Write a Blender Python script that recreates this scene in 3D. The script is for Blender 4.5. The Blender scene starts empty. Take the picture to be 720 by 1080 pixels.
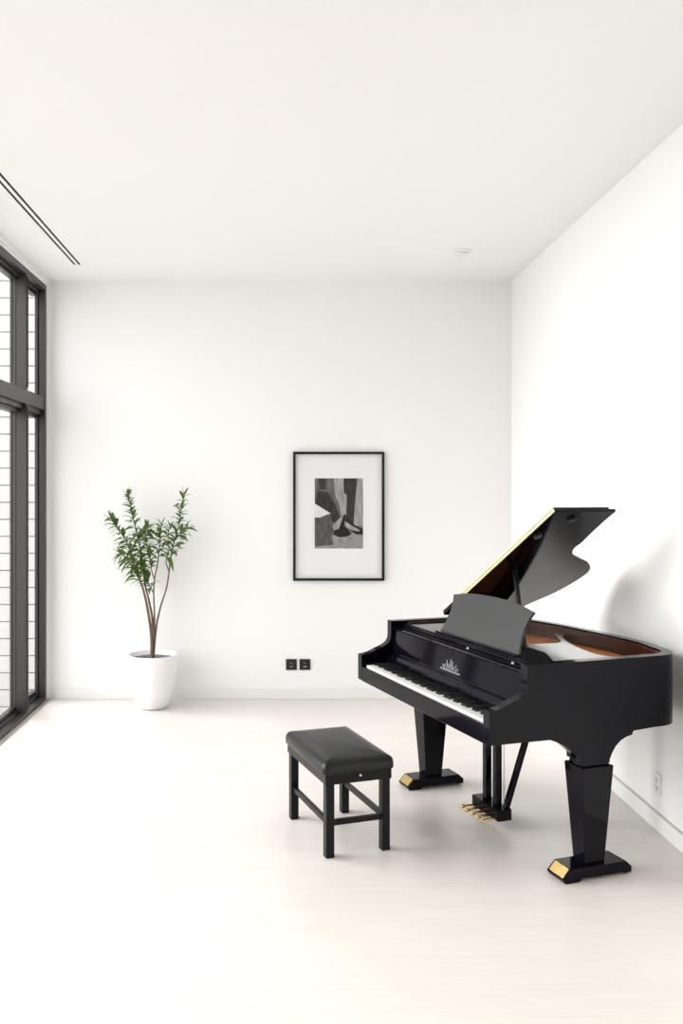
import bpy, bmesh, math, random
from mathutils import Vector, Matrix
R = math.radians
random.seed(7)
scene = bpy.context.scene
COL = scene.collection

# ------------------------------------------------------------------ helpers
def mat(name, color, rough=0.5, metal=0.0, coat=0.0, spec=0.5, **kw):
    m = bpy.data.materials.new(name); m.use_nodes = True
    b = m.node_tree.nodes['Principled BSDF']
    b.inputs['Base Color'].default_value = (*color, 1)
    b.inputs['Roughness'].default_value = rough
    b.inputs['Metallic'].default_value = metal
    b.inputs['Coat Weight'].default_value = coat
    b.inputs['Coat Roughness'].default_value = 0.04
    b.inputs['Specular IOR Level'].default_value = spec
    return m

def noise_bump(m, scale=40, strength=0.1, dist=0.002, stretch=(1, 1, 1)):
    nt = m.node_tree; N = nt.nodes; b = N['Principled BSDF']
    tc = N.new('ShaderNodeTexCoord'); mp = N.new('ShaderNodeMapping'); mp.inputs['Scale'].default_value = stretch
    n = N.new('ShaderNodeTexNoise'); n.inputs['Scale'].default_value = scale; n.inputs['Detail'].default_value = 4
    bp = N.new('ShaderNodeBump'); bp.inputs['Strength'].default_value = strength; bp.inputs['Distance'].default_value = dist
    nt.links.new(tc.outputs['Object'], mp.inputs[0]); nt.links.new(mp.outputs[0], n.inputs['Vector'])
    nt.links.new(n.outputs['Fac'], bp.inputs['Height']); nt.links.new(bp.outputs[0], b.inputs['Normal'])
    return m

def noise_color(m, c1, c2, scale=5, stretch=(1, 1, 1), detail=6):
    nt = m.node_tree; N = nt.nodes; b = N['Principled BSDF']
    tc = N.new('ShaderNodeTexCoord'); mp = N.new('ShaderNodeMapping'); mp.inputs['Scale'].default_value = stretch
    n = N.new('ShaderNodeTexNoise'); n.inputs['Scale'].default_value = scale; n.inputs['Detail'].default_value = detail
    r = N.new('ShaderNodeValToRGB')
    r.color_ramp.elements[0].position = .3; r.color_ramp.elements[1].position = .7
    r.color_ramp.elements[0].color = (*c1, 1); r.color_ramp.elements[1].color = (*c2, 1)
    nt.links.new(tc.outputs['Object'], mp.inputs[0]); nt.links.new(mp.outputs[0], n.inputs['Vector'])
    nt.links.new(n.outputs['Fac'], r.inputs[0]); nt.links.new(r.outputs[0], b.inputs['Base Color'])
    return m

def obj(name, bm, m, parent=None, bevel=0, seg=2, smooth=False):
    me = bpy.data.meshes.new(name)
    bmesh.ops.recalc_face_normals(bm, faces=bm.faces[:])
    bm.to_mesh(me); bm.free()
    if isinstance(m, (list, tuple)):
        for k in m: me.materials.append(k)
    else: me.materials.append(m)
    o = bpy.data.objects.new(name, me); COL.objects.link(o)
    if parent: o.parent = parent
    if smooth:
        for p in me.polygons: p.use_smooth = True
    if bevel:
        md = o.modifiers.new('bevel', 'BEVEL'); md.width = bevel; md.segments = seg
        md.limit_method = 'ANGLE'; md.angle_limit = R(35)
    return o

def empty(name, loc=(0, 0, 0), rz=0, parent=None):
    o = bpy.data.objects.new(name, None); COL.objects.link(o)
    o.location = loc; o.rotation_euler = (0, 0, rz); o.empty_display_size = .1
    if parent: o.parent = parent
    return o

def tag(o, label, cat, group=None):
    o['label'] = label; o['category'] = cat
    if group: o['group'] = group
    return o
def struct(o):
    o['kind'] = 'structure'; return o

def box(bm, x0, x1, y0, y1, z0, z1, M=None):
    co = [(x0,y0,z0),(x1,y0,z0),(x1,y1,z0),(x0,y1,z0),(x0,y0,z1),(x1,y0,z1),(x1,y1,z1),(x0,y1,z1)]
    v = [bm.verts.new(M @ Vector(c) if M else c) for c in co]
    fs = [bm.faces.new([v[i] for i in f]) for f in ((0,3,2,1),(4,5,6,7),(0,1,5,4),(1,2,6,5),(2,3,7,6),(3,0,4,7))]
    return fs

def prism(bm, pts, f0, f1):
    """pts: 2-D outline; f0/f1 map a 2-D point to the 3-D start / end point"""
    a = [bm.verts.new(f0(*p)) for p in pts]; b = [bm.verts.new(f1(*p)) for p in pts]
    n = len(pts)
    bm.faces.new(a); bm.faces.new(b[::-1])
    for i in range(n): bm.faces.new((a[i], b[i], b[(i+1) % n], a[(i+1) % n]))

def frustum(bm, c0, s0, c1, s1):
    """square-ish tapered post between two rectangles: centre (x,y,z), size (sx,sy)"""
    v = []
    for (c, s) in ((c0, s0), (c1, s1)):
        for (i, j) in ((-1,-1),(1,-1),(1,1),(-1,1)):
            v.append(bm.verts.new((c[0]+i*s[0]/2, c[1]+j*s[1]/2, c[2])))
    for f in ((0,3,2,1),(4,5,6,7),(0,1,5,4),(1,2,6,5),(2,3,7,6),(3,0,4,7)): bm.faces.new([v[i] for i in f])

def tube(bm, pts, rads, n=8, cap=True):
    rings = []
    up = Vector((0.13, 0.31, 1)).normalized()
    for i, p in enumerate(pts):
        p = Vector(p)
        d = (Vector(pts[min(i+1, len(pts)-1)]) - Vector(pts[max(i-1, 0)])).normalized()
        x = d.cross(up)
        if x.length < .05: x = d.cross(Vector((1, 0, 0)))
        x.normalize(); y = d.cross(x)
        r = rads[i] if isinstance(rads, (list, tuple)) else rads
        rings.append([bm.verts.new(p + x*r*math.cos(2*math.pi*k/n) + y*r*math.sin(2*math.pi*k/n)) for k in range(n)])
    for a, b in zip(rings, rings[1:]):
        for k in range(n): bm.faces.new((a[k], a[(k+1) % n], b[(k+1) % n], b[k]))
    if cap: bm.faces.new(rings[0][::-1]); bm.faces.new(rings[-1])

def lathe(bm, prof, n=64, c=(0, 0, 0)):
    rings = []
    for r, z in prof:
        if r < 1e-5: rings.append([bm.verts.new((c[0], c[1], c[2]+z))])
        else: rings.append([bm.verts.new((c[0]+r*math.cos(2*math.pi*k/n), c[1]+r*math.sin(2*math.pi*k/n), c[2]+z)) for k in range(n)])
    for a, b in zip(rings, rings[1:]):
        for k in range(n):
            k2 = (k+1) % n
            if len(a) == 1 and len(b) == 1: continue
            if len(a) == 1: bm.faces.new((a[0], b[k2], b[k]))
            elif len(b) == 1: bm.faces.new((a[k], a[k2], b[0]))
            else: bm.faces.new((a[k], a[k2], b[k2], b[k]))

def smooth_path(pts, sub=5, closed=False):
    out = []; n = len(pts)
    rng = range(n) if closed else range(n-1)
    for i in rng:
        g = (lambda k: Vector(pts[k % n])) if closed else (lambda k: Vector(pts[min(max(k, 0), n-1)]))
        p0, p1, p2, p3 = g(i-1), g(i), g(i+1), g(i+2)
        for s in range(sub):
            t = s/sub
            out.append(tuple(.5*((2*p1) + (-p0+p2)*t + (2*p0-5*p1+4*p2-p3)*t*t + (-p0+3*p1-3*p2+p3)*t**3)))
    if not closed: out.append(tuple(pts[-1]))
    return out

# ------------------------------------------------------------------ materials
M_wall = noise_bump(mat('white_wall_paint', (.91, .905, .90), .65, spec=.3), 180, .05, .001)
M_ceil = noise_bump(mat('white_ceiling_paint', (.91, .905, .90), .8, spec=.2), 180, .05, .001)
M_trim = mat('white_trim_paint', (.86, .86, .85), .35)
M_black = mat('black_piano_lacquer', (.0028, .0022, .0050), .07, coat=.0, spec=.14)
M_satin = noise_bump(mat('satin_black_lacquer', (.022, .022, .024), .42, spec=.4), 300, .05, .0005)
M_ivory = mat('white_key_plastic', (.86, .86, .85), .25)
M_ebony = mat('black_key_plastic', (.008, .008, .009), .28, spec=.4)
M_gold = noise_bump(mat('polished_brass', (.80, .58, .25), .25, 1.0), 60, .05, .0005)
M_pale = mat('pale_brass_hinge', (.80, .70, .44), .35, .6)
M_silver = mat('silver_inlay', (.75, .77, .78), .3, .3)
M_mahog = noise_color(mat('mahogany_inner_rim', (.1, .03, .015), .3, spec=.5), (.026, .006, .003), (.06, .016, .006), 3, (1, 1, 18))
M_spruce = noise_color(mat('orange_soundboard', (.5, .2, .05), .35), (.44, .13, .026), (.58, .20, .045), 4, (2, 30, 2))
M_plate = mat('silver_cast_plate', (.36, .365, .375), .18, .9)
M_felt = noise_bump(mat('dark_felt', (.02, .012, .012), .95, spec=.1), 300, .3)
M_bench = noise_bump(mat('black_leather', (.0045, .005, .006), .30, spec=.34), 220, .25, .0012)
M_benchwood = mat('black_bench_wood', (.004, .004, .005), .3, spec=.2)
M_frame = noise_bump(mat('bronze_window_frame', (.034, .030, .028), .36, .2), 200, .05)
M_gasket = mat('black_window_gasket', (.006, .006, .007), .6)
M_alu = mat('aluminium_threshold', (.45, .43, .40), .4, .6)
M_pot = noise_bump(mat('white_ceramic', (.86, .865, .87), .28), 50, .03)
M_soil = noise_bump(noise_color(mat('potting_soil', (.1, .1, .1), .95, spec=.1), (.08, .07, .06), (.32, .30, .28), 60), 90, 1, .01)
M_bark = noise_bump(noise_color(mat('brown_bark', (.2, .12, .09), .85, spec=.2), (.10, .065, .05), (.24, .17, .14), 25, (3, 3, .6)), 60, .5, .003)
M_picframe = mat('black_picture_frame', (.008, .008, .009), .3)
M_mount = mat('white_picture_mount', (.80, .81, .82), .7, spec=.2)
M_black_plastic = mat('black_socket_plastic', (.012, .012, .013), .35)
M_grey_metal = mat('grey_socket_contact', (.35, .35, .36), .3, .8)
M_white_plastic = mat('white_plastic', (.85, .85, .84), .4)
M_dark_slot = mat('dark_slot', (.001, .001, .001), .8)
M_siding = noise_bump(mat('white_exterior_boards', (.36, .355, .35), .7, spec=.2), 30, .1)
M_patio = noise_bump(mat('pale_patio_stone', (.5, .49, .47), .8), 30, .2)
M_dark_wall = mat('unseen_dark_wall', (.035, .034, .036), .8)  # invented dark tone, so the piano lacquer mirrors a dark room end

def floor_material():
    m = mat('whitewashed_oak_floor', (.8, .77, .73), .3, spec=.45)
    nt = m.node_tree; N = nt.nodes; L = nt.links; b = N['Principled BSDF']
    tc = N.new('ShaderNodeTexCoord')
    br = N.new('ShaderNodeTexBrick')
    br.inputs['Color1'].default_value = (.755, .71, .685, 1); br.inputs['Color2'].default_value = (.785, .745, .72, 1)
    br.inputs['Mortar'].default_value = (.68, .64, .60, 1)
    br.inputs['Scale'].default_value = 1; br.inputs['Mortar Size'].default_value = .0012
    br.inputs['Brick Width'].default_value = 2.1; br.inputs['Row Height'].default_value = .19
    br.inputs['Mortar Smooth'].default_value = .6
    br.offset = .37
    L.new(tc.outputs['Object'], br.inputs['Vector'])
    mp = N.new('ShaderNodeMapping'); mp.inputs['Scale'].default_value = (1.2, 16, 1)
    L.new(tc.outputs['Object'], mp.inputs[0])
    n = N.new('ShaderNodeTexNoise'); n.inputs['Scale'].default_value = 3; n.inputs['Detail'].default_value = 8
    n.inputs['Roughness'].default_value = .65
    L.new(mp.outputs[0], n.inputs['Vector'])
    r = N.new('ShaderNodeValToRGB'); r.color_ramp.elements[0].position = .25; r.color_ramp.elements[1].position = .75
    r.color_ramp.elements[0].color = (.90, .885, .87, 1); r.color_ramp.elements[1].color = (1, 1, 1, 1)
    L.new(n.outputs['Fac'], r.inputs[0])
    mx = N.new('ShaderNodeMix'); mx.data_type = 'RGBA'; mx.blend_type = 'MULTIPLY'; mx.inputs['Factor'].default_value = 1
    L.new(br.outputs['Color'], mx.inputs['A']); L.new(r.outputs[0], mx.inputs['B'])
    L.new(mx.outputs['Result'], b.inputs['Base Color'])
    bp = N.new('ShaderNodeBump'); bp.inputs['Strength'].default_value = .12; bp.inputs['Distance'].default_value = .002
    L.new(n.outputs['Fac'], bp.inputs['Height']); L.new(bp.outputs[0], b.inputs['Normal'])
    return m
M_floor = floor_material()

def glass_material():
    m = bpy.data.materials.new('clear_window_glass'); m.use_nodes = True
    nt = m.node_tree; nt.nodes.clear()
    out = nt.nodes.new('ShaderNodeOutputMaterial'); t = nt.nodes.new('ShaderNodeBsdfTransparent')
    t.inputs[0].default_value = (.97, .985, .985, 1)
    g = nt.nodes.new('ShaderNodeBsdfGlossy'); g.inputs['Roughness'].default_value = .01
    mx = nt.nodes.new('ShaderNodeMixShader')
    mx.inputs[0].default_value = .05; nt.links.new(t.outputs[0], mx.inputs[1]); nt.links.new(g.outputs[0], mx.inputs[2])
    nt.links.new(mx.outputs[0], out.inputs[0])
    return m
M_glass = glass_material()

def leaf_material():
    m = mat('green_leaf', (.08, .2, .03), .42, spec=.4)
    noise_color(m, (.028, .075, .010), (.10, .185, .030), 14)
    nt = m.node_tree; b = nt.nodes['Principled BSDF']; out = nt.nodes['Material Output']
    tr = nt.nodes.new('ShaderNodeBsdfTranslucent'); tr.inputs[0].default_value = (.16, .30, .04, 1)
    mx = nt.nodes.new('ShaderNodeMixShader'); mx.inputs[0].default_value = .25
    nt.links.new(b.outputs[0], mx.inputs[1]); nt.links.new(tr.outputs[0], mx.inputs[2]); nt.links.new(mx.outputs[0], out.inputs[0])
    return m
M_leaf = leaf_material()

# ------------------------------------------------------------------ room shell
XL, XR, YB, YF, H = -1.976, 1.96, 7.26, -3.5, 3.555
def sbox(name, *a, m=M_wall, bevel=0):
    bm = bmesh.new(); box(bm, *a); return struct(obj(name, bm, m, bevel=bevel))
sbox('floor', XL-.14, XR+.2, YF-.2, YB+.2, -.1, 0, m=M_floor)
bm = bmesh.new()
# ceiling with two real grooves for the linear slot diffuser
s1, s2, yend = (-1.636, -1.619), (-1.597, -1.579), 6.75
box(bm, XL-.14, s1[0], YF-.2, YB+.2, H, H+.15)
box(bm, s1[1], s2[0], YF-.2, YB+.2, H, H+.15)
box(bm, s2[1], XR+.2, YF-.2, YB+.2, H, H+.15)
for s in (s1, s2): box(bm, s[0], s[1], yend, YB+.2, H, H+.15)
struct(obj('ceiling', bm, M_ceil))
sbox('wall_back', XL-.085, XR+.2, YB, YB+.15, .094, H)
sbox('wall_right', XR, XR+.15, YF-.2, YB, .096, H)
sbox('wall_front', XL-.14, XR+.2, YF-.15, YF, 0, H, m=M_dark_wall)  # unseen, behind the camera; added dark to keep reflections in the piano black
# recessed backing behind the reveal, then the boards
sbox('trim_1', XR+.012, XR+.14, YF, YB, 0, .0959)
bm = bmesh.new(); box(bm, XR-.012, XR+.0119, YF, YB-.012, 0, .086)
struct(obj('baseboard_right', bm, M_trim, bevel=.002))
bm = bmesh.new(); box(bm, XL+.0145, XR-.0121, YB-.012, YB+.1, 0, .0939)
struct(obj('baseboard_back', bm, M_trim, bevel=.003))
# left wall: strip over the window, end post, wall behind the camera's left
WY0, WY1, WZ = 1.3, 7.20, 3.50
bm = bmesh.new()
box(bm, XL-.14, XL, WY0, YB, WZ, H)
box(bm, XL-.085, XL, WY1, YB, 0, WZ)
box(bm, XL-.14, XL, YF, WY0, 0, H)
struct(obj('wall_left', bm, M_wall))
bm = bmesh.new(); box(bm, XL-.0, XL+.016, WY0-.05, YB, H-.03, H)
struct(obj('trim_2', bm, M_trim, bevel=.003))
bm = bmesh.new(); box(bm, XL, XL+.014, 7.215, YB, 0, H-.03)
struct(obj('trim_3', bm, M_trim, bevel=.002))

# ------------------------------------------------------------------ window wall on the left
win = struct(empty('window_1', (XL, WY0, 0)))
def wpart(name, boxes, m, bevel=.002, parent=win):
    bm = bmesh.new()
    for b in boxes: box(bm, b[0], b[1], b[2]-WY0, b[3]-WY0, b[4], b[5])
    return obj(name, bm, m, parent, bevel=bevel)
D1, D2 = -.095, -.13
# outer frame: head, sill, jambs with stepped rebates
wpart('window_frame', [
    (-.050, 0, WY0, WY1, 3.455, WZ), (-.080, -.050, WY0, WY1, 3.435, WZ), (D2, -.080, WY0, WY1, 3.41, WZ),
    (-.060, 0, WY0, WY1, .012, .035), (-.088, -.060, WY0, WY1, .004, .055), (D2, -.088, WY0, WY1, .004, .085),
    (-.055, 0, 7.150, WY1, .035, 3.455), (-.080, -.055, 7.130, WY1, .05, 3.44),
    (D2, 0, WY0, WY0+.06, .035, 3.455)], M_frame)
wpart('gasket', [(-.092, -.086, WY0+.06, 7.104, .055, .062), (-.052, -.046, WY0+.06, 7.149, 3.449, 3.455),
                 (-.084, -.079, WY0+.06, 7.13, 3.428, 3.435)], M_gasket, 0)
wpart('threshold', [(0, .030, WY0, WY1+.01, 0, .012)], M_alu, .003)
wpart('transom', [(-.110, -.005, WY0+.06, 7.150, 2.445, 2.555), (-.12, -.03, WY0+.06, 7.14, 2.405, 2.4449),
                  (D2, -.055, WY0+.06, 7.13, 2.375, 2.4049)], M_frame)
mul = [6.645, 4.9, 3.1]
for y in mul:
    for (z0, z1) in ((.035, 2.4449), (2.5551, 3.455)):
        mb = wpart('mullion', [(-.085, -.004, y, y+.042, z0, z1), (-.112, -.085, y-.004, y+.05, z0, z1), (D2, -.112, y-.010, y+.055, z0, z1)], M_frame)
        wpart('gasket', [(-.0039, .001, y+.004, y+.040, z0+.02, z1-.02)], M_gasket, 0, mb)
ys = [WY0+.06] + [y for y in reversed(mul)] + [7.132]
for a, b in zip(ys, ys[1:]):
    y0 = a + (.042 if a > WY0+.1 else 0)
    for (z0, z1) in ((.08, 2.38), (2.55, 3.43)):
        wpart('glass_pane', [(-.078, -.072, y0, b, z0, z1)], M_glass, 0)

# ------------------------------------------------------------------ outside
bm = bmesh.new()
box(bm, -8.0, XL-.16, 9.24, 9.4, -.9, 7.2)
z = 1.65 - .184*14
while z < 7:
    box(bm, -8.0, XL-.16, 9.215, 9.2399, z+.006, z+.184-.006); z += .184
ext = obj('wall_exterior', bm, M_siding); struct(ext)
bm = bmesh.new(); box(bm, -30, XL-.14, -14, 9.2, -.9, -.62)
struct(obj('ground', bm, M_patio))

# ------------------------------------------------------------------ ceiling slot diffuser and detector
t = tag(empty('slot_diffuser', (-1.6075, 1.5, H)), 'long black twin-slot air diffuser recessed in the white ceiling beside the window wall', 'ceiling vent')
for s in (s1, s2):
    bm = bmesh.new()
    x0, x1 = s[0]+1.6075+.0004, s[1]+1.6075-.0004
    box(bm, x0, x1, -4.95, yend-1.5-.001, .0015, .04)
    obj('slot', bm, M_dark_slot, t)
t = tag(empty('smoke_detector', (1.345, 6.37, H)), 'small round white disc fitted on the ceiling near the back right corner', 'smoke detector')
bm = bmesh.new(); lathe(bm, [(0, 0), (.078, 0), (.078, -.010), (.074, -.014), (0, -.014)], 48)
obj('base_ring', bm, M_white_plastic, t, smooth=False)
bm = bmesh.new(); lathe(bm, [(0, -.014), (.055, -.014), (.052, -.026), (.04, -.031), (0, -.032)], 48)
obj('cover', bm, M_white_plastic, t, smooth=True)

# ------------------------------------------------------------------ picture
PY = YB
t = tag(empty('picture', (.491, PY, 1.553)), 'black framed monochrome photograph with wide white mount on the back wall', 'picture')
w, h, k = .387, .547, .021
bm = bmesh.new()
box(bm, -w, w, -.035, 0, h-k, h); box(bm, -w, w, -.035, 0, -h, -h+k)
box(bm, -w, -w+k, -.035, 0, -h+k, h-k); box(bm, w-k, w, -.035, 0, -h+k, h-k)
obj('frame', bm, M_picframe, t, bevel=.002)
bm = bmesh.new(); box(bm, -w+k, w-k, -.012, 0, -h+k, h-k)
obj('mount', bm, M_mount, t)
# the print: a flat greyscale photograph (draped block on the left, hanging cloth, two dark slippers)
def greymat(name, a, b, sc=14, st=(6, 1, 1)):
    m = mat(name, (a, a, a), .45, spec=.4); noise_color(m, (a,)*3, (b,)*3, sc, st, 8); return m
G = [greymat('print_mid_grey', .055, .17, 9, (5, 1, 1)), greymat('print_dark_grey', .015, .045, 12, (5, 1, 1.2)),
     greymat('print_light_grey', .18, .42, 10, (7, 1, .8)), greymat('print_floor_grey', .20, .34, 12, (2, 1, 4)),
     greymat('print_block_grey', .04, .13, 16, (5, 1, 1)), greymat('print_white', .62, .8, 10, (1, 1, 1)),
     greymat('print_black', .006, .02, 10, (1, 1, 1))]
PXW, PXH = .205, .298         # half sizes of the print
cx, cz = .002, .024
def pp(u, v, lay):            # u,v in 0..1 from the top-left corner
    return (cx - PXW + 2*PXW*u, -.0125 - .00025*lay, cz + PXH - 2*PXH*v)
bm = bmesh.new()
polys = [
 (0, [(0,0),(1,0),(1,1),(0,1)]),
 (1, [(.05,.18),(.28,.2),(.42,.36),(.52,.55),(.45,.62),(.36,.62),(.33,.52),(.02,.36)]),
 (1, [(.08,.0),(.24,0),(.22,.16),(.1,.16)]),
 (2, [(.40,.0),(.60,0),(.62,.22),(.66,.24),(.66,.5),(.56,.54),(.50,.36),(.42,.24)]),
 (1, [(.60,0),(.88,0),(.84,.5),(.80,.66),(.66,.56),(.66,.23),(.60,.2)]),
 (2, [(.88,0),(1,0),(1,.70),(.80,.66),(.83,.4)]),
 (6, [(.66,.52),(.82,.66),(1,.73),(1,.78),(.8,.76),(.62,.62)]),
 (3, [(.30,.83),(.40,.78),(.72,.77),(1,.79),(1,1),(0,1),(0,.97),(.38,.95)]),
 (2, [(.36,.68),(.50,.58),(.62,.52),(.60,.62),(.50,.72),(.40,.74)]),
 (6, [(.60,.52),(.64,.52),(.62,.66),(.70,.74),(.76,.80),(.66,.83),(.50,.84),(.38,.80),(.40,.74),(.50,.72),(.56,.60)]),
 (2, [(.62,.61),(.76,.67),(.94,.74),(.90,.76),(.74,.73),(.62,.68)]),
 (6, [(.78,.76),(.92,.76),(1,.77),(1,.80),(.86,.80)]),
 (5, [(0,.36),(.33,.50),(.24,.52),(.10,.56),(0,.555)]),
 (4, [(0,.555),(.10,.56),(.24,.52),(.34,.50),(.36,.70),(.36,.88),(.40,.94),(.2,.96),(0,.97)]),
]
for li, (mi, pts) in enumerate(polys):
    f = bm.faces.new([bm.verts.new(pp(u, v, li)) for u, v in pts]); f.material_index = mi
me = bpy.data.meshes.new('print'); bm.to_mesh(me); bm.free()
for g in G: me.materials.append(g)
o = bpy.data.objects.new('print', me); COL.objects.link(o); o.parent = t

# ------------------------------------------------------------------ sockets
def black_socket(x, label, kind):
    t = tag(empty('wall_socket', (x, YB, .292)), label, 'socket')
    bm = bmesh.new(); box(bm, -.046, .046, -.009, 0, -.046, .046); obj('face_plate', bm, M_black_plastic, t, bevel=.002)
    bm = bmesh.new()
    lathe(bm, [(.027, 0), (.027, .003), (.024, .003), (.022, -.006), (0, -.006)], 32)
    bmesh.ops.rotate(bm, verts=bm.verts, matrix=Matrix.Rotation(R(90), 3, 'X'))
    bmesh.ops.translate(bm, verts=bm.verts, vec=(0, -.009, 0))
    obj('socket_well', bm, M_black_plastic, t)
    for b in (((-.010, .008, .008, .016), (-.012, .010, -.020, -.012)) if kind else ((-.010, .004, .010, .017), (-.013, .013, -.022, -.010))):
        bm = bmesh.new(); box(bm, b[0], b[1], -.0125, -.0085, b[2], b[3]); obj('contact', bm, M_grey_metal, t)
black_socket(.090, 'left one of two square black sockets low on the back wall', 1)
black_socket(.205, 'right one of two square black sockets low on the back wall', 0)

t = tag(empty('wall_outlet', (XR, 4.43, .24)), 'white rounded electrical outlet low on the right wall behind the piano', 'outlet')
bm = bmesh.new()
pts = []
for (sx, sz, a0) in ((1, 1, 0), (-1, 1, 90), (-1, -1, 180), (1, -1, 270)):
    for a in range(0, 91, 15):
        pts.append((sx*.028 + .012*math.cos(R(a0+a)), sz*.046 + .012*math.sin(R(a0+a))))
prism(bm, pts, lambda a, b: (0, a, b), lambda a, b: (-.009, a, b)); obj('face_plate', bm, M_white_plastic, t, bevel=.0015)
for zz in (.022, -.022):
    bm = bmesh.new()
    prism(bm, [(.017*math.cos(R(q)), zz + .015*math.sin(R(q))) for q in range(0, 360, 20)], lambda a, b: (-.009, a, b), lambda a, b: (-.0115, a, b))
    rc = obj('receptacle', bm, M_white_plastic, t)
    for q in ((-.0086, -.0054, -.002, .007), (.0054, .0086, -.002, .007), (-.003, .003, -.010, -.005)):
        bm = bmesh.new(); box(bm, -.0122, -.0114, q[0], q[1], zz+q[2], zz+q[3]); obj('slot', bm, M_dark_slot, rc)

# ------------------------------------------------------------------ potted plant
PX, PYY = -1.045, 6.97
plant = tag(empty('potted_plant', (PX, PYY, 0)), 'leafy green multi-stemmed plant in tall white tapered pot by the back wall', 'plant')
bm = bmesh.new()
lathe(bm, [(0, 0), (.098, 0), (.112, .006), (.128, .022), (.152, .10), (.172, .18), (.188, .27), (.197, .36), (.2, .43), (.198, .436),
           (.192, .437), (.188, .43), (.182, .385), (.0, .38)], 72)
pot = obj('pot', bm, M_pot, plant, smooth=True)
bm = bmesh.new(); lathe(bm, [(0, .402), (.06, .404), (.13, .400), (.1835, .396), (.182, .386)], 48)
for v in bm.verts: v.co.z += random.uniform(-.003, .003)
obj('soil', bm, M_soil, pot, smooth=True)
def P(px, py, dy=0):
    Y = PYY + dy
    return Vector(((px-296)*Y/900 - PX, dy, 1.75-(py-520)*Y/900))
stems = [  # (points px,py, depth start, depth end, r0, r1)
 ([(160,697),(160,680),(159,664),(156,645),(153,630),(149,616),(143,603),(139,590),(136,578),(130,566),(122,555),(117,547)], 0, -.12, .016, .003),
 ([(161,697),(162,680),(161,655),(157,634),(153,617),(151,600),(148,580),(144,562),(140,545),(137,532),(135,522)], .01, .06, .014, .003),
 ([(162,680),(163,655),(162,626),(163,610),(166,595),(168,578),(169,565),(170,554)], .01, -.04, .009, .003),
 ([(162,688),(165,660),(169,641),(175,622),(178,605),(180,588),(184,570),(189,552),(191,536),(194,522)], 0, .05, .010, .003),
 ([(162,626),(158,618),(153,610),(152,602)], 0, .08, .006, .003),
 ([(163,612),(160,602),(158,590),(155,578),(153,566)], -.01, -.10, .005, .003),
 ([(178,602),(175,592),(178,580),(177,566),(179,556)], .02, -.08, .005, .003),
 ([(151,604),(142,594),(134,588),(127,584)], .03, .12, .005, .002),
 ([(146,574),(152,562),(156,556)], .05, -.02, .004, .002),
 ([(185,568),(192,562),(197,557)], .04, -.04, .004, .002),
]
bm = bmesh.new(); paths = []
for pts, d0, d1, r0, r1 in stems:
    n = len(pts); p3 = [P(x, y, d0 + (d1-d0)*i/(n-1)) for i, (x, y) in enumerate(pts)]
    sp = [Vector(q) for q in smooth_path(p3, 4)]
    rr = [r0 + (r1-r0)*(i/(len(sp)-1))**.7 for i in range(len(sp))]
    tube(bm, sp, rr, 8); paths.append(sp)
obj('trunk', bm, M_bark, plant, smooth=True)
def leaf(bm, base, d, L, W, droop):
    d = d.normalized(); side = d.cross(Vector((0, 0, 1)))
    if side.length < .1: side = Vector((1, 0, 0))
    side.normalize(); side = (side + Vector((random.uniform(-.3,.3), random.uniform(-.3,.3), random.uniform(-.5,.5)))).normalized()
    up = side.cross(d).normalized()
    prof = [(0, .10), (.12, .45), (.3, .9), (.5, 1), (.7, .78), (.87, .42), (1, .03)]
    rows = []
    for s, wd in prof:
        c = base + d*L*s - Vector((0, 0, 1))*droop*L*s*s
        hw = W*wd/2
        rows.append([bm.verts.new(c - side*hw + up*hw*.35), bm.verts.new(c), bm.verts.new(c + side*hw + up*hw*.35)])
    for a, b in zip(rows, rows[1:]):
        bm.faces.new((a[0], a[1], b[1], b[0])); bm.faces.new((a[1], a[2], b[2], b[1]))
bm = bmesh.new()
cfg = [(.48, 78), (.47, 78), (.62, 30), (.56, 50), (.2, 30), (.3, 36), (.3, 24), (.05, 40), (.1, 26), (.1, 14)]
for (sp, (s0, cnt)) in zip(paths, cfg):
    n = len(sp)
    for k in range(cnt):
        s = s0 + (1-s0)*(k+random.random()*.6)/cnt
        f = min(s*(n-1), n-1.001); i = int(f); p = sp[i].lerp(sp[i+1], f-i)
        ax = (sp[min(i+1, n-1)] - sp[max(i-1, 0)]).normalized()
        a = k*2.4 + random.uniform(-.4, .4)
        x = ax.cross(Vector((0, 1, .1))).normalized(); y = ax.cross(x)
        tip = (s-s0)/(1-s0)
        out = (x*math.cos(a) + y*math.sin(a))
        lift = .7 + .6*tip**3 + random.uniform(-.25, .3)
        L = random.uniform(.10, .17)*(1-.35*tip)
        leaf(bm, p, out + ax*lift, L, L*random.uniform(.22, .31), random.uniform(.1, .8))
for sp in paths:      # tip tufts
    ax = (sp[-1]-sp[-3]).normalized(); x = ax.cross(Vector((0, 1, .1))).normalized(); y = ax.cross(x)
    for k in range(3):
        a = k*2.1
        leaf(bm, sp[-1], ax*1.3 + (x*math.cos(a)+y*math.sin(a))*.7, random.uniform(.06, .09), .014, .05)
obj('foliage', bm, M_leaf, plant, smooth=True)

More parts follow.
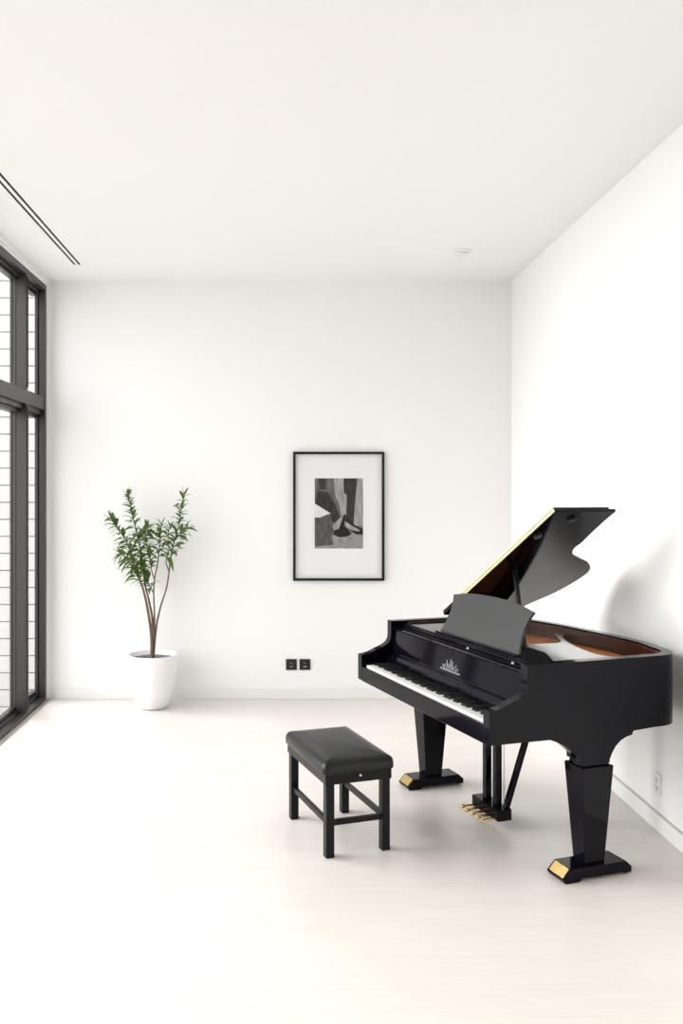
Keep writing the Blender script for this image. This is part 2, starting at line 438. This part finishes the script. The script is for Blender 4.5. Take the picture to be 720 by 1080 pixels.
# ------------------------------------------------------------------ bench
TH = R(18.3)
bench = tag(empty('piano_bench', (.2176, 4.08, 0), TH), 'black leather padded piano bench with square wooden legs on the pale floor', 'bench')
BW, BL = .335, .555
for (x, y) in ((0, 0), (BW-.042, 0), (0, BL-.042), (BW-.042, BL-.042)):
    bm = bmesh.new(); box(bm, x, x+.042, y, y+.042, 0, .375); obj('leg', bm, M_benchwood, bench, bevel=.002)
bm = bmesh.new()
box(bm, -.006, BW+.006, -.006, BL+.006, .352, .402)
obj('apron', bm, M_benchwood, bench, bevel=.003)
for b in ((.010, .032, .042, BL-.042, .150, .176), (BW-.032, BW-.010, .042, BL-.042, .150, .176), (.042, BW-.042, .010, .032, .150, .176)):
    bm = bmesh.new(); box(bm, *b); obj('stretcher', bm, M_benchwood, bench, bevel=.002)
bm = bmesh.new()   # cushion: rounded slab with soft crown
nx, ny = 16, 24
ex, ey = .020, .020
X0, X1, Y0, Y1 = -ex, BW+ex, -ey, BL+ey
cxm, cym, hx, hy = (X0+X1)/2, (Y0+Y1)/2, (X1-X0)/2, (Y1-Y0)/2
def ring(ins, z, rc=.03, n=7):
    out = []
    a, b = hx-ins, hy-ins; r = max(rc-ins, .004)
    for (sx, sy, a0) in ((1,1,0),(-1,1,90),(-1,-1,180),(1,-1,270)):
        for q in range(n):
            t = R(a0+90*q/(n-1)); out.append(bm.verts.new((cxm+sx*(a-r)+r*math.cos(t), cym+sy*(b-r)+r*math.sin(t), z)))
    return out
rs = [ring(.012, .4021), ring(.002, .404), ring(0, .412), ring(0, .432), ring(.003, .445), ring(.010, .456), ring(.022, .464), ring(.045, .470), ring(.085, .474)]
bm.faces.new(rs[0][::-1])
for a, b in zip(rs, rs[1:]):
    n = len(a)
    for i in range(n): bm.faces.new((a[i], a[(i+1) % n], b[(i+1) % n], b[i]))
bm.faces.new(rs[-1])
seat = obj('cushion', bm, M_bench, bench, smooth=True)
bm = bmesh.new()
for a, r in ((0, 0),):
    lathe(bm, [(0, .006), (.004, .006), (.006, .003), (.006, 0), (0, 0)], 16)
bmesh.ops.rotate(bm, verts=bm.verts, matrix=Matrix.Rotation(R(90), 3, 'X'))
bmesh.ops.translate(bm, verts=bm.verts, vec=(BW*.52, -.006, .385))
obj('bolt', bm, M_silver, bench)

# ------------------------------------------------------------------ grand piano (local x = away from player, y = treble to bass side)
PS = .968
piano = tag(empty('grand_piano', (.931*PS, 3.81*PS, 0), TH), 'glossy black grand piano with raised lid standing by the right wall', 'piano')
W, ZB, ZT = 1.42, .656, .993
xz = lambda y: (lambda a, b: (a, y, b))
arm_top = [(0, .803), (.03, .806), (.06, .813), (.095, .829), (.13, .842), (.158, .855), (.176, .868), (.187, .885), (.191, .91), (.191, ZT)]
def side_outline(xe):
    bracket = [(.880, .663), (.760, .656), (.752, .638), (.72, .632), (.69, .618), (.662, .595), (.640, .562), (.628, .535),
               (.628, .522), (.468, .522), (.468, .540), (.45, .566), (.42, .592), (.385, .620), (.34, .642), (.309, .654)]
    return arm_top + [(xe, ZT), (xe, .663)] + bracket + [(0, ZB)]
outl = [(.906, 0), (.97, .010), (1.025, .045), (1.062, .10), (1.085, .19), (1.118, .33), (1.122, .53), (1.104, .84), (1.082, 1.0), (1.045, 1.15), (.995, 1.29), (.93, 1.39), (.85, W)]
curve = smooth_path(outl, 6)
def offset(path, d):
    out = []
    for i, p in enumerate(path):
        a = Vector(path[max(i-1, 0)]); b = Vector(path[min(i+1, len(path)-1)]); t = (b-a).normalized()
        out.append((p[0]-t.y*d, p[1]+t.x*d))
    return out
def strip(bm, path, d0, d1, z0, z1):
    A, B = offset(path, d0), offset(path, d1)
    q = [[bm.verts.new((*p, z)) for p in pth] for pth, z in ((A, z0), (B, z0), (B, z1), (A, z1))]
    for i in range(len(path)-1):
        for j in range(4):
            bm.faces.new((q[j][i], q[j][i+1], q[(j+1) % 4][i+1], q[(j+1) % 4][i]))
    bm.faces.new([q[j][0] for j in range(4)][::-1]); bm.faces.new([q[j][-1] for j in range(4)])
bm = bmesh.new()
prism(bm, side_outline(.906), xz(0), xz(.05))
prism(bm, side_outline(.85), xz(W-.05), xz(W))
strip(bm, curve, 0, .05, .663, ZT)
obj('case', bm, M_black, piano, bevel=.0035, seg=3)
full = [(.20, .05)] + offset(curve, .05) + [(.20, W-.05)]
bm = bmesh.new()
prism(bm, full, lambda a, b: (a, b, .680), lambda a, b: (a, b, .70))
obj('bottom_board', bm, M_satin, piano)
bm = bmesh.new()
inner = [(.30, .0)] + curve + [(.30, W)]
strip(bm, smooth_path(inner, 1), .0502, .068, .86, ZT-.008)
obj('inner_rim', bm, M_mahog, piano)
bm = bmesh.new()
prism(bm, [(.30, .07)] + offset(curve, .07) + [(.30, W-.07)], lambda a, b: (a, b, .895), lambda a, b: (a, b, .91))
obj('soundboard', bm, M_spruce, piano)
bm = bmesh.new()
pl = [(.40, .07), (.93, .07), (.87, .14), (.842, .246), (.815, .32), (.825, .40), (.845, .49), (.875, .59), (.905, .67), (.95, .76), (1.00, .84), (1.012, .90), (.995, .915), (.975, .89), (.93, .79),
      (.88, .695), (.82, .655), (.63, .675), (.60, .74), (.60, 1.1), (.62, 1.30), (.40, 1.35)]
prism(bm, pl, lambda a, b: (a, b, .925), lambda a, b: (a, b, .948))
plate = obj('cast_plate', bm, M_plate, piano, bevel=.006, seg=3)
# strings over the soundboard: thin wires as one fine pattern
bm = bmesh.new()
for k in range(34):
    y = .12 + k*.036
    tube(bm, [(.40, y, .953), (.60, y, .953)], .0009, 4)
st = obj('strings', bm, M_plate, piano); st['kind'] = 'stuff'
# key bed, slip, keys
bm = bmesh.new(); box(bm, .012, .30, .05, W-.05, .6561, .722); obj('keybed', bm, M_black, piano, bevel=.002)
bm = bmesh.new(); box(bm, .001, .018, .051, W-.051, .652, .7365); obj('keyslip', bm, M_black, piano, bevel=.004, seg=3)
for y in (.051, W-.075):
    bm = bmesh.new(); box(bm, .017, .17, y, y+.024, .722, .758); obj('key_block', bm, M_black, piano, bevel=.002)
ky0, ky1 = .076, W-.076
kw = (ky1-ky0)/52
wm = None
for k in range(52):
    y = ky0 + k*kw
    if wm is None:
        bm = bmesh.new(); box(bm, 0, .155, .0011, kw-.0011, 0, .024)
        first = obj('white_key', bm, M_ivory, piano, bevel=.0012); first.location = (.022, y, .723); wm = first
    else:
        c = first.copy(); COL.objects.link(c); c.parent = piano; c.location = (.022, y, .723)
pat = []   # black keys: from the treble end (top C) downwards
# from bass: A0 B0 | C D E F G A B ...; a black key sits after A, C, D, F, G
names = ['A', 'B'] + ['C', 'D', 'E', 'F', 'G', 'A', 'B']*7 + ['C']
bfirst = None
for i, nme in enumerate(names[:-1]):
    if nme in 'ACDFG':
        y = ky1 - (i+1)*kw - .0055
        if bfirst is None:
            bm = bmesh.new()
            v = []
            prism(bm, [(.0, 0), (.006, .011), (.110, .011), (.110, 0)], lambda a, b: (a, 0, b), lambda a, b: (a, .011, b))
            bfirst = obj('black_key', bm, M_ebony, piano, bevel=.0015); bfirst.location = (.060, y, .7472)
        else:
            c = bfirst.copy(); COL.objects.link(c); c.parent = piano; c.location = (.060, y, .7472)
# fallboard
bm = bmesh.new()
prism(bm, [(.160, .760), (.163, .782), (.178, .800), (.192, .806), (.206, .806), (.206, .760)], xz(.0505), xz(W-.0505))
obj('nameboard', bm, M_black, piano, bevel=.002)
bm = bmesh.new()
prism(bm, [(.190, .8085), (.196, .812), (.212, .940), (.208, .948), (.222, .952), (.236, .945), (.222, .8085)], xz(.0505), xz(W-.0505))
fall = obj('fallboard', bm, M_black, piano, bevel=.002)
# inlaid maker's emblem: a little crest of fine upright strokes over a row of small flourishes
bm = bmesh.new()
def fb(u, t):   # point on the fallboard face, t up the face in metres
    return Vector((.1968 + t*.124 - .0012, u, .812 + t))
def stroke(pts, r):
    tube(bm, [fb(u, t) for u, t in pts], r, 5)
c0 = .69
for du, b0, t1, lean in ((-.075,.030,.042,.004),(-.055,.026,.060,-.004),(-.036,.028,.050,.003),(-.018,.028,.070,.002),(0,.026,.078,0),(.018,.028,.054,-.002),(.036,.028,.068,-.003),(.055,.026,.048,.004),(.075,.030,.040,-.004)):
    stroke([(c0+du, b0), (c0+du+lean, (b0+t1)/2), (c0+du-lean, t1)], .0016)
for k in range(10):
    u = c0-.09+k*.02
    stroke([(u-.006, .016), (u-.002, .024), (u+.003, .014), (u+.007, .022)], .0012)
obj('emblem', bm, M_silver, fall)
# top: recess, front rail, music shelf
bm = bmesh.new()
box(bm, .237, .262, .0505, W-.0505, .90, .958)
box(bm, .262, .275, .0505, W-.0505, .90, .972)
obj('front_rail', bm, M_black, piano, bevel=.002)
bm = bmesh.new()
prism(bm, [(.276, .0505), (.38, .0505), (.50, .30), (.52, .95), (.556, 1.0), (.556, W-.0505), (.276, W-.0505)], lambda a, b: (a, b, .955), lambda a, b: (a, b, .978))
obj('music_shelf', bm, M_black, piano, bevel=.003)
for y in (.20, .60):
    bm = bmesh.new(); lathe(bm, [(0, 0), (.006, 0), (.006, .004), (.004, .008), (0, .009)], 20, (.249, y, .9582)); obj('knob', bm, M_silver, piano, smooth=True)
# music desk, leaning back
desk = [(.255, 0), (1.015, 0), (1.0, .03), (.985, .08), (.985, .13), (1.0, .18), (1.02, .218), (.90, .238), (.78, .248), (.64, .252), (.50, .248), (.38, .238), (.262, .218),
        (.28, .18), (.288, .13), (.282, .08), (.268, .03)]
lean = R(24)
bm = bmesh.new()
def dk(off): return lambda u, t: (.318 + t*math.sin(lean) + off*math.cos(lean), u, .984 + t*math.cos(lean) - off*math.sin(lean))
prism(bm, desk, dk(0), dk(.014))
md = obj('music_desk', bm, M_satin, piano, bevel=.003)
bm = bmesh.new(); box(bm, .292, .330, .25, 1.02, .9782, .987); obj('desk_ledge', bm, M_black, md, bevel=.002)
for y in (.45, .82):
    bm = bmesh.new(); tube(bm, [(.382, y, .12+.984), (.44, y, .981)], .005, 8)
    obj('desk_support', bm, M_gold, md)

# lid
phi = R(30.8); LU, LZ = 1.395, ZT+.014
def lp(v, l, n):   # n = offset along the lid's upper normal
    return (v, LU - l*math.cos(phi) + n*math.sin(phi), LZ + l*math.sin(phi) + n*math.cos(phi))
lo = [(.555, 0), (.555, 1.272)]
scurve = [(.915, 1.272), (.915, 1.17), (.925, 1.03), (.935, .93), (.93, .88), (.945, .83), (.99, .775), (1.08, .715), (1.16, .665), (1.215, .60), (1.235, .52), (1.215, .38), (1.17, .25), (1.09, .11), (1.045, 0)]
lo += [scurve[0]] + smooth_path(scurve, 5)[1:]
bm = bmesh.new(); prism(bm, lo, lambda a, b: lp(a, b, 0), lambda a, b: lp(a, b, .016))
lid = obj('lid', bm, M_black, piano, bevel=.003)
bm = bmesh.new()
fl = [(.557, .0), (.557, 1.266), (.885, 1.266), (.885, 0)]
prism(bm, fl, lambda a, b: lp(a, b, .0170), lambda a, b: lp(a, b, .030)); obj('front_flap', bm, M_black, lid, bevel=.003)
bm = bmesh.new()
for n0, n1 in ((.001, .0135), (.018, .0285)):
    bm = bmesh.new()
    prism(bm, [(.22, n0), (1.272, n0), (1.272, n1), (.22, n1)], lambda l, n: lp(.5485, l, n), lambda l, n: lp(.5548, l, n))
    obj('hinge', bm, M_pale, lid)
for (v, l) in ((.60, 1.03), (.70, 1.20)):
    bm = bmesh.new()
    prism(bm, [(v+.022*math.cos(R(q)), l+.022*math.sin(R(q))) for q in range(0, 360, 24)], lambda a, b: lp(a, b, 0), lambda a, b: lp(a, b, -.012))
    obj('prop_cup', bm, M_ebony, lid)
pt = lp(.70, .62, -.002)
bm = bmesh.new()
pb = Vector((.579, .596, .949)); ptv = Vector(pt)
d = (ptv-pb)
tube(bm, [pb, pb+d*.5, ptv], [.014, .014, .013], 12)
obj('lid_prop', bm, M_satin, piano, smooth=True)
for v in (.64, .80):
    bm = bmesh.new(); tube(bm, [(v-.05, LU+.012, LZ-.006), (v+.05, LU+.012, LZ-.006)], .008, 12)
    obj('lid_hinge', bm, M_gold, piano, smooth=True)

# legs
def leg(x0, x1, y0, y1, big=True):
    cx, cy = (x0+x1)/2, (y0+y1)/2; sx, sy = x1-x0, y1-y0
    bm = bmesh.new()
    frustum(bm, (cx, cy, .055), (sx*.66, sy*.66), (cx, cy, .510), (sx*1.06, sy*1.06))
    frustum(bm, (cx, cy, .5101), (sx*.84, sy*.84), (cx, cy, .53), (sx*.84, sy*.84))
    box(bm, x0+.004, x1-.004, y0+.051, y1, .5301, .68)
    lg = obj('leg', bm, M_black, piano, bevel=.003)
    if big:
        fx0, fx1 = cx-.182, cx+.188
        pr = [(fx0+.012, 0), (fx0, .018), (fx0+.040, .062), (fx1-.030, .062), (fx1, .035), (fx1, .008), (fx1-.045, .008), (fx1-.055, .014), (fx0+.10, .014), (fx0+.085, 0)]
        bm = bmesh.new(); prism(bm, pr, xz(cy-.062), xz(cy+.062)); ft = obj('foot', bm, M_black, lg, bevel=.002)
        bm = bmesh.new()   # brass cover on the sloping toe
        a, b = Vector((fx0, 0, .018)), Vector((fx0+.040, 0, .062)); n = Vector((-.044, 0, .040)).normalized()*.0025
        for q0, q1 in ((.12, .97),):
            pa, pb2 = a.lerp(b, q0), a.lerp(b, q1)
            vv = [(p.x+m.x, p.z+m.z) for p, m in ((pa, n*.2), (pb2, n*.2), (pb2, n), (pa, n))]
            prism(bm, vv, xz(cy-.050), xz(cy+.050))
        obj('toe_cap', bm, M_gold, lg, bevel=.0005)
        bm = bmesh.new()
        tube(bm, [(fx1-.02, cy-.03, .009), (fx1-.02, cy+.03, .009)], .009, 14)
        obj('caster', bm, M_gold, lg)
    return lg
leg(.482, .642, 0.0, .125)
leg(.370, .530, 1.305, W+.008)
bm = bmesh.new(); frustum(bm, (.93, .60, 0), (.06, .06), (.93, .60, .68), (.09, .09)); obj('leg', bm, M_black, piano, bevel=.003)

# pedal lyre
bm = bmesh.new(); box(bm, .434, .516, .612, .868, .050, .110)
lyre = obj('pedal_box', bm, M_black, piano, bevel=.003)
for (y, wd) in ((.778, .036), (.680, .036)):
    bm = bmesh.new(); box(bm, .455, .490, y-wd/2, y+wd/2, .1101, .68); obj('post', bm, M_black, lyre, bevel=.003)
bm = bmesh.new(); tube(bm, [(.49, .645, .108), (.49, .645, .68)], .0035, 8); obj('rod', bm, M_silver, lyre, smooth=True)
for y in (.64, .83):
    bm = bmesh.new(); d0, d1 = Vector((.50, y, .108)), Vector((.70, y, .68))
    x = Vector((.016, 0, 0)); yy = Vector((0, .011, 0))
    v = [bm.verts.new(p + x*i + yy*j) for p in (d0, d1) for (i, j) in ((-1,-1),(1,-1),(1,1),(-1,1))]
    for f in ((0,3,2,1),(4,5,6,7),(0,1,5,4),(1,2,6,5),(2,3,7,6),(3,0,4,7)): bm.faces.new([v[i] for i in f])
    if y < .7: obj('brace', bm, M_black, lyre, bevel=.002)
    else: bm.free()
for k in range(5):
    y = .632 + k*.054
    bm = bmesh.new()
    pr = [(.0, .011), (-.03, .013), (-.065, .015), (-.09, .010), (-.10, .003), (-.098, -.004), (-.085, .000), (-.06, .004), (0, .002)]
    wd = [.006, .007, .010, .013, .010, .010, .013, .009, .006]
    A = [bm.verts.new((.434+p[0]*.85, y-w_, .054+p[1])) for p, w_ in zip(pr, wd)]; B = [bm.verts.new((.434+p[0]*.85, y+w_, .054+p[1])) for p, w_ in zip(pr, wd)]
    bm.faces.new(A); bm.faces.new(B[::-1])
    for i in range(9): bm.faces.new((A[i], B[i], B[(i+1) % 9], A[(i+1) % 9]))
    obj('pedal', bm, M_gold, lyre, bevel=.001)

# ------------------------------------------------------------------ light
w = bpy.data.worlds.new('sky'); scene.world = w; w.use_nodes = True
bg = w.node_tree.nodes['Background']; bg.inputs[0].default_value = (1, .975, .978, 1); bg.inputs[1].default_value = 2.2
sun = bpy.data.lights.new('sun', 'SUN'); sun.energy = 3.0; sun.angle = R(55); sun.color = (1, .97, .92)
so = bpy.data.objects.new('sun', sun); COL.objects.link(so)
so.rotation_euler = Vector((1, -.22, -.42)).to_track_quat('-Z', 'Y').to_euler(); so.location = (-6, 6, 5)
pl_ = bpy.data.lights.new('window_portal', 'AREA'); pl_.shape = 'RECTANGLE'; pl_.size = WZ; pl_.size_y = WY1-WY0
pl_.cycles.is_portal = True
po = bpy.data.objects.new('window_portal', pl_); COL.objects.link(po)
po.location = (XL-.2, (WY0+WY1)/2, WZ/2); po.rotation_euler = (0, R(-90), 0)

# ------------------------------------------------------------------ camera
cam = bpy.data.cameras.new('camera'); co = bpy.data.objects.new('camera', cam); COL.objects.link(co)
co.location = (0, 0, 1.75); co.rotation_euler = (R(90), 0, 0)
cam.lens = 30; cam.sensor_width = 36; cam.sensor_fit = 'AUTO'
cam.shift_x = 64/1080; cam.shift_y = -20/1080; cam.clip_start = .05
scene.camera = co
scene.view_settings.view_transform = 'Standard'; scene.view_settings.look = 'None'
scene.view_settings.exposure = 0.84; scene.view_settings.gamma = 1
scene.view_settings.use_curve_mapping = False
